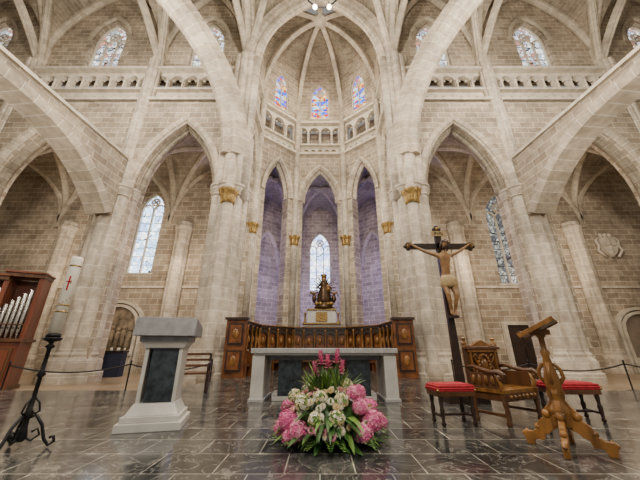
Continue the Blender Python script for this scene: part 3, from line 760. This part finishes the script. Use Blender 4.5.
# ------------------------------------------------------------ crucifix
b=B()
b.box((0,0,.08),(.8,.6,.16),WOODD); b.box((0,0,.24),(.5,.45,.16),WOODD,top=(.6,.6))
b.box((0,.0,1.0),(.16,.12,1.5),WOODD,top=(.8,.8)); b.box((0,0,2.72),(.14,.09,2.1),WOODD)
b.box((0,0,3.36),(1.5,.09,.13),WOODD)
for x,z in ((-.77,3.36),(.77,3.36),(0,3.82)):
    for dx,dz in ((0,.06),(.06,0),(0,-.06),(-.06,0)): b.sphere((x+dx,0,z+dz),.055,WOODD,10,8,sc=(1,.7,1))
    b.sphere((x,-.04,z),.045,GOLD,10,8)
b.box((0,-.06,3.68),(.34,.03,.13),CLOTH)
cross=b.obj('crucifix',(2.93,6.6,0),math.radians(0))
tc=bpy.data.curves.new('inri_text','FONT'); tc.body='INRI'; tc.size=.12; tc.align_x='CENTER'; tc.align_y='CENTER'; tc.extrude=.004
to=bpy.data.objects.new('inri_lettering',tc); scene.collection.objects.link(to); to.parent=cross; to.location=(0,-.08,3.68); to.rotation_euler=(pi/2,0,0); tc.materials.append(HAIR)
def skinfig(name,verts,edges,rad,mat,parent,root=0,sub=2):
    me=bpy.data.meshes.new(name); me.from_pydata(verts,edges,[]); me.materials.append(mat)
    o=bpy.data.objects.new(name,me); scene.collection.objects.link(o); o.parent=parent
    sk=o.modifiers.new('skin','SKIN'); sk.use_smooth_shade=True
    for i,r in enumerate(rad):
        sv=me.skin_vertices[0].data[i]; sv.radius=(r[0],r[1]) if isinstance(r,tuple) else (r,r); sv.use_root=(i==root)
    md=o.modifiers.new('sub','SUBSURF'); md.levels=sub; md.render_levels=sub
    return o
y=-.14
V=[(0,y,2.52),(0,y-.02,2.68),(0,y-.04,2.86),(0,y-.05,3.03),(0,y-.04,3.13),(.02,y-.07,3.22),
 (-.16,y-.03,3.08),(-.42,y+.03,3.20),(-.64,y+.06,3.34),(-.69,y+.06,3.37),
 (.16,y-.03,3.08),(.42,y+.03,3.20),(.64,y+.06,3.34),(.69,y+.06,3.37),
 (-.085,y,2.45),(-.07,y-.12,2.12),(-.02,y-.03,1.80),(-.03,y-.08,1.70),
 (.085,y,2.45),(.11,y-.13,2.12),(.06,y-.03,1.80),(.04,y-.08,1.68)]
E=[(0,1),(1,2),(2,3),(3,4),(4,5),(3,6),(6,7),(7,8),(8,9),(3,10),(10,11),(11,12),(12,13),(0,14),(14,15),(15,16),(16,17),(0,18),(18,19),(19,20),(20,21)]
Rr=[(.115,.09),(.092,.075),(.118,.09),(.125,.095),(.065,.055),.048,.055,.040,.029,.027,.055,.040,.029,.027,.078,.055,.033,.03,.078,.055,.033,.03]
skinfig('christ_body',V,E,Rr,BODY,cross)
b=B()
hd=Vector((.035,y-.10,3.33)); Rt=Matrix.Rotation(math.radians(16),3,'Y')@Matrix.Rotation(math.radians(18),3,'X')
def hp(p): return tuple(hd+Rt@Vector(p))
b.sphere(hd,.082,BODY,16,12,sc=(.85,1,1.25),rot=Rt)
b.sphere(hp((0,.03,.02)),.094,HAIR,16,12,sc=(.95,.9,1.2),rot=Rt)
b.sphere(hp((0,-.06,-.075)),.05,HAIR,10,8,sc=(1,.7,1.1),rot=Rt)
b.tube([hp((0,-.085,.03)),hp((0,-.108,-.01)),hp((0,-.088,-.025))],[.009,.015,.012],BODY,8)
for s in (-1,1):
    b.sphere(hp((s*.03,-.076,.02)),.012,HAIR,8,6); b.sphere(hp((s*.073,0,0)),.018,BODY,8,6,sc=(.5,1,1.4))
    b.tube([hp((s*.07,.0,.06)),hp((s*.09,-.02,-.06)),hp((s*.08,-.02,-.16))],[.03,.028,.012],HAIR,8)
b.box(hp((0,-.096,-.048)),(.035,.01,.008),RED,rot=Rt)
b.tube([hp((.085*math.cos(a*pi/8),.095*math.sin(a*pi/8)+.0,.055+.008*(a%2))) for a in range(17)],.012,WOODD,6)
for a in range(10): 
    t=a*pi/5; b.tube([hp((.085*math.cos(t),.095*math.sin(t),.055)),hp((.12*math.cos(t),.13*math.sin(t),.085))],[.006,.001],WOODD,4)
for s in (-1,1):
    b.sphere((s*.72,y+.055,3.385),.034,BODY,10,8,sc=(1.2,.45,1))
    for k,(dz,l) in enumerate(((.03,.06),(.012,.075),(-.008,.07),(-.026,.055))):
        b.tube([(s*.74,y+.05,3.39+dz),(s*(.74+l*.6),y+.045,3.395+dz*1.3),(s*(.74+l),y+.02,3.39+dz*1.3)],[.009,.008,.006],BODY,6)
    b.tube([(s*.71,y+.05,3.415),(s*.725,y+.03,3.45),(s*.745,y+.02,3.465)],[.011,.01,.007],BODY,6)
    b.sphere((s*.72,y+.02,3.385),.01,IRON,6,5)
b.lathe([(.115,2.30),(.155,2.36),(.145,2.46),(.14,2.54),(.118,2.58)],(0,y-.03,0),CLOTH,n=36,lob=12,la=.05,sx=1.05,sy=.9)
b.tube([(.13,y-.03,2.55),(.18,y-.05,2.5),(.19,y-.04,2.38),(.16,y-.04,2.26)],[.03,.045,.04,.015],CLOTH,8)
b.box((0,y-.02,1.66),(.2,.16,.05),WOODD)
b.obj('christ_details',parent=cross)

# ------------------------------------------------------------ flowers
b=B()
def leaf(p0,dirv,L,w,bend,mat,n=6,fold=.25):
    p=Vector(p0); d=Vector(dirv).normalized(); side=d.cross(Vector((0,0,1)))
    if side.length<.05: side=Vector((1,0,0))
    side.normalize(); vs=[];fs=[]
    for i in range(n+1):
        t=i/n; ww=w*math.sin(pi*min(1,.12+t*.88))**.8*(1 if t<1 else .02)
        up=side.cross(d).normalized()
        q=p.copy(); q.z=max(q.z,.012+.004*(i%2))
        vs+= [q-side*ww,q-up*ww*fold*(1 if q.z>.05 else -.2),q+side*ww]
        p=p+d*(L/n); d=(d+Vector((0,0,-bend/n))).normalized()
    for i in range(n):
        a=i*3; fs+=[(a,a+1,a+4,a+3),(a+1,a+2,a+5,a+4)]
    b.add([tuple(v) for v in vs],fs,mat,True)
def rnd(a,c): return random.uniform(a,c)
def florets(c,r,n,mats,ps=.022):
    c=Vector(c)
    b.sphere(c,r*.80,LEAF if mats[0] is CREAM else mats[0],12,8)
    for k in range(n):
        z=1-2*(k+.5)/n; 
        if z<-.6: continue
        a=k*2.39996; q=Vector((math.sqrt(1-z*z)*math.cos(a),math.sqrt(1-z*z)*math.sin(a),z))
        p=c+q*r*rnd(.86,1.1); t=q.orthogonal().normalized(); t=(Matrix.Rotation(rnd(0,6),3,q)@t); u=q.cross(t)
        tilt=Vector((rnd(-.5,.5),rnd(-.5,.5),rnd(-.5,.5)))*ps*.8
        m=random.choice(mats)
        for j in range(4):
            A=(t*math.cos(j*pi/2)+u*math.sin(j*pi/2)); Bp=(t*math.cos(j*pi/2+.55)+u*math.sin(j*pi/2+.55)); Bm=(t*math.cos(j*pi/2-.55)+u*math.sin(j*pi/2-.55))
            b.add([p,p+Bm*ps*.75+q*.004,p+A*ps+q*.006+tilt*(A.x),p+Bp*ps*.75+q*.004],[(0,1,2,3)],m)
def mum(c,r,mat,mat2):
    c=Vector(c); b.sphere(c,r*.45,mat2,8,6)
    out=(c-Vector((0,0,.2))).normalized()
    ax=Vector((out.x,out.y,out.z+.3)).normalized(); t=ax.orthogonal().normalized(); u=ax.cross(t)
    for lay in range(4):
        for j in range(14):
            a=2*pi*j/14+lay*.22; dr=t*math.cos(a)+u*math.sin(a); el=.1+.38*lay
            d=(dr*math.cos(el)+ax*math.sin(el)); sd=ax.cross(dr)
            L=r*(1-.1*lay)
            b.add([c,c+d*L*.6-sd*r*.13,c+d*L+ax*r*.1,c+d*L*.6+sd*r*.13],[(0,1,2,3)],mat if lay<3 else mat2)
b.lathe([(.2,0),(.26,.06),(.28,.18),(.24,.2)],(0,0,0),LEAF,n=20)
b.sphere((0,0,.24),.32,LEAF,16,10,sc=(1.25,1,.72))
for k in range(130):
    a=rnd(0,2*pi); leaf((.3*math.cos(a),.25*math.sin(a),rnd(.06,.3)),(math.cos(a),math.sin(a),rnd(-.1,.6)),rnd(.28,.5),rnd(.02,.045),rnd(.7,1.5),random.choice([LEAF,LEAF,LEAF2]))
for k in range(30):
    a=rnd(0,2*pi); p=Vector((.40*math.cos(a),.35*math.sin(a),.12)); d=Vector((math.cos(a),math.sin(a),.1)).normalized(); sd=Vector((-d.y,d.x,0))
    for j in range(10):
        q=p+d*(.035*j)+Vector((0,0,-.008*j))
        for s in (-1,1): leaf(q,d*.6+sd*s,.09*(1-j/11),.012,.3,random.choice([LEAF,LEAF2]),3)
for k in range(150):
    a=rnd(0,2*pi); leaf((rnd(-.16,.16),rnd(-.1,.1),.4),(math.cos(a)*rnd(.15,.95),math.sin(a)*rnd(.15,.6),1),rnd(.28,.50),rnd(.010,.024),rnd(.2,1.4),random.choice([LEAF,LEAF2,LEAF2]))
for x,yy,h in ((-.12,-.02,.98),(.11,.0,1.0),(-.02,.05,.93),(.18,.05,.86),(-.20,.05,.84)):
    b.tube([(x*.3,yy*.3,.4),(x*.8,yy,h-.15)],.008,LEAF,6)
    for lay in range(5):
        for j in range(6):
            a=j*pi/3+lay*.5; leaf((x*.8+x*.2*lay/5,yy,h-.17+.03*lay),(math.cos(a)*(1.2-.15*lay),math.sin(a)*(1.2-.15*lay),.7+.2*lay),.075,.018,.5,MAG if (j+lay)%3 else PINKL,4)
for c,r,ms in (((-.48,-.2,.24),.11,[PINK,PINKL,PINK]),((-.36,-.34,.17),.10,[PINK,PINKL]),((-.55,-.1,.15),.10,[PINK,PINKL]),((-.45,-.28,.10),.08,[PINK,PINKL]),
   ((.34,-.24,.38),.09,[PINKL,PINK]),((.46,-.22,.24),.12,[PINK,PINKL,PINK]),((.34,-.36,.15),.10,[PINK,PINKL]),((.56,-.06,.20),.10,[PINK,PINKL]),((.34,-.05,.50),.09,[PINKL,PINK]),((.26,-.2,.52),.07,[PINKL,PINK]),
   ((.5,.2,.3),.11,[PINK]),((-.5,.2,.3),.11,[PINK,PINKL])):
    florets(c,r,150,ms)
for c,r in (((-.32,-.26,.42),.085),((-.16,-.38,.28),.085),((.06,-.40,.30),.08),((.12,-.30,.46),.075),((-.12,-.28,.48),.08),((-.42,-.02,.46),.08),((.2,-.14,.60),.065),((-.02,-.36,.14),.07),((-.25,.2,.5),.1),((.2,.25,.5),.1)):
    florets(c,r,110,[CREAM,WHITEP,LEAF2])
for k in range(80):
    a=rnd(-2.95,-.15) if k<66 else rnd(0,3); el=rnd(.0,1.15); c=(.55*math.cos(a)*math.cos(el),.45*math.sin(a)*math.cos(el),.12+.48*math.sin(el))
    mum(c,rnd(.03,.055),random.choice([WHITEP,CREAM,WHITEP,PINKL]),random.choice([CREAM,LEAF2]))
b.obj('flower_arrangement',(.12,3.95,0))

# ------------------------------------------------------------ chandelier
b=B()
b.tube([(.9*math.cos(2*pi*k/32),.9*math.sin(2*pi*k/32),0) for k in range(33)],.04,IRON,8)
for k in range(8):
    a=2*pi*k/8+pi/8; c,s_=math.cos(a),math.sin(a)
    b.tube([(.9*c,.9*s_,0),(.1*c,.1*s_,1.2)],.015,IRON,6); b.lathe([(.08,0),(.05,.06),(.03,.1)],(.9*c,.9*s_,.02),IRON,n=10)
    b.sphere((.9*c,.9*s_,-.1),.11,BULB)
b.tube([(0,0,1.2),(0,0,8.9)],.02,IRON,6)
b.obj('chandelier',(.1,8.0,16.6))

# ------------------------------------------------------------ lights
def pt(name,loc,e,col=(1,.90,.77),r=.6):
    l=bpy.data.lights.new(name,'POINT'); l.energy=e; l.color=col; l.shadow_soft_size=r
    o=bpy.data.objects.new(name,l); scene.collection.objects.link(o); o.location=loc
pt('lamp_crossing',(0,5,15),3600)
pt('lamp_nave',(0,-4,9),3200,r=1.2)
for s in (-1,1):
    pt('lamp_transept',(s*9,6.5,14.5),2500)
    pt('lamp_transept_low',(s*13,5,6),900)
    pt('lamp_chapel',(s*8.5,15.6,6.0),260,(1,.78,.54))
    pt('lamp_chapel_outer',(s*15,15.6,6.0),260,(1,.80,.58))
    pt('lamp_ambulatory',(s*5.6,20.4,7),420,(.28,.25,1))
pt('lamp_ambulatory_axis',(0,22.8,5),420,(.38,.38,1))
pt('lamp_choir',(0,13.8,9),560)
pt('lamp_apse',(0,14.8,19.5),900,(1,.86,.68))
w=bpy.data.worlds.new('world'); scene.world=w; w.use_nodes=True
bg=w.node_tree.nodes['Background']; bg.inputs[0].default_value=(1,.95,.88,1); bg.inputs[1].default_value=.3
# ------------------------------------------------------------ camera
cam=bpy.data.cameras.new('camera'); cam.lens=16; cam.sensor_width=36; cam.clip_start=.05
co=bpy.data.objects.new('camera',cam); scene.collection.objects.link(co); co.location=(0,0,1.0); co.rotation_euler=(math.radians(111),0,0)
scene.camera=co
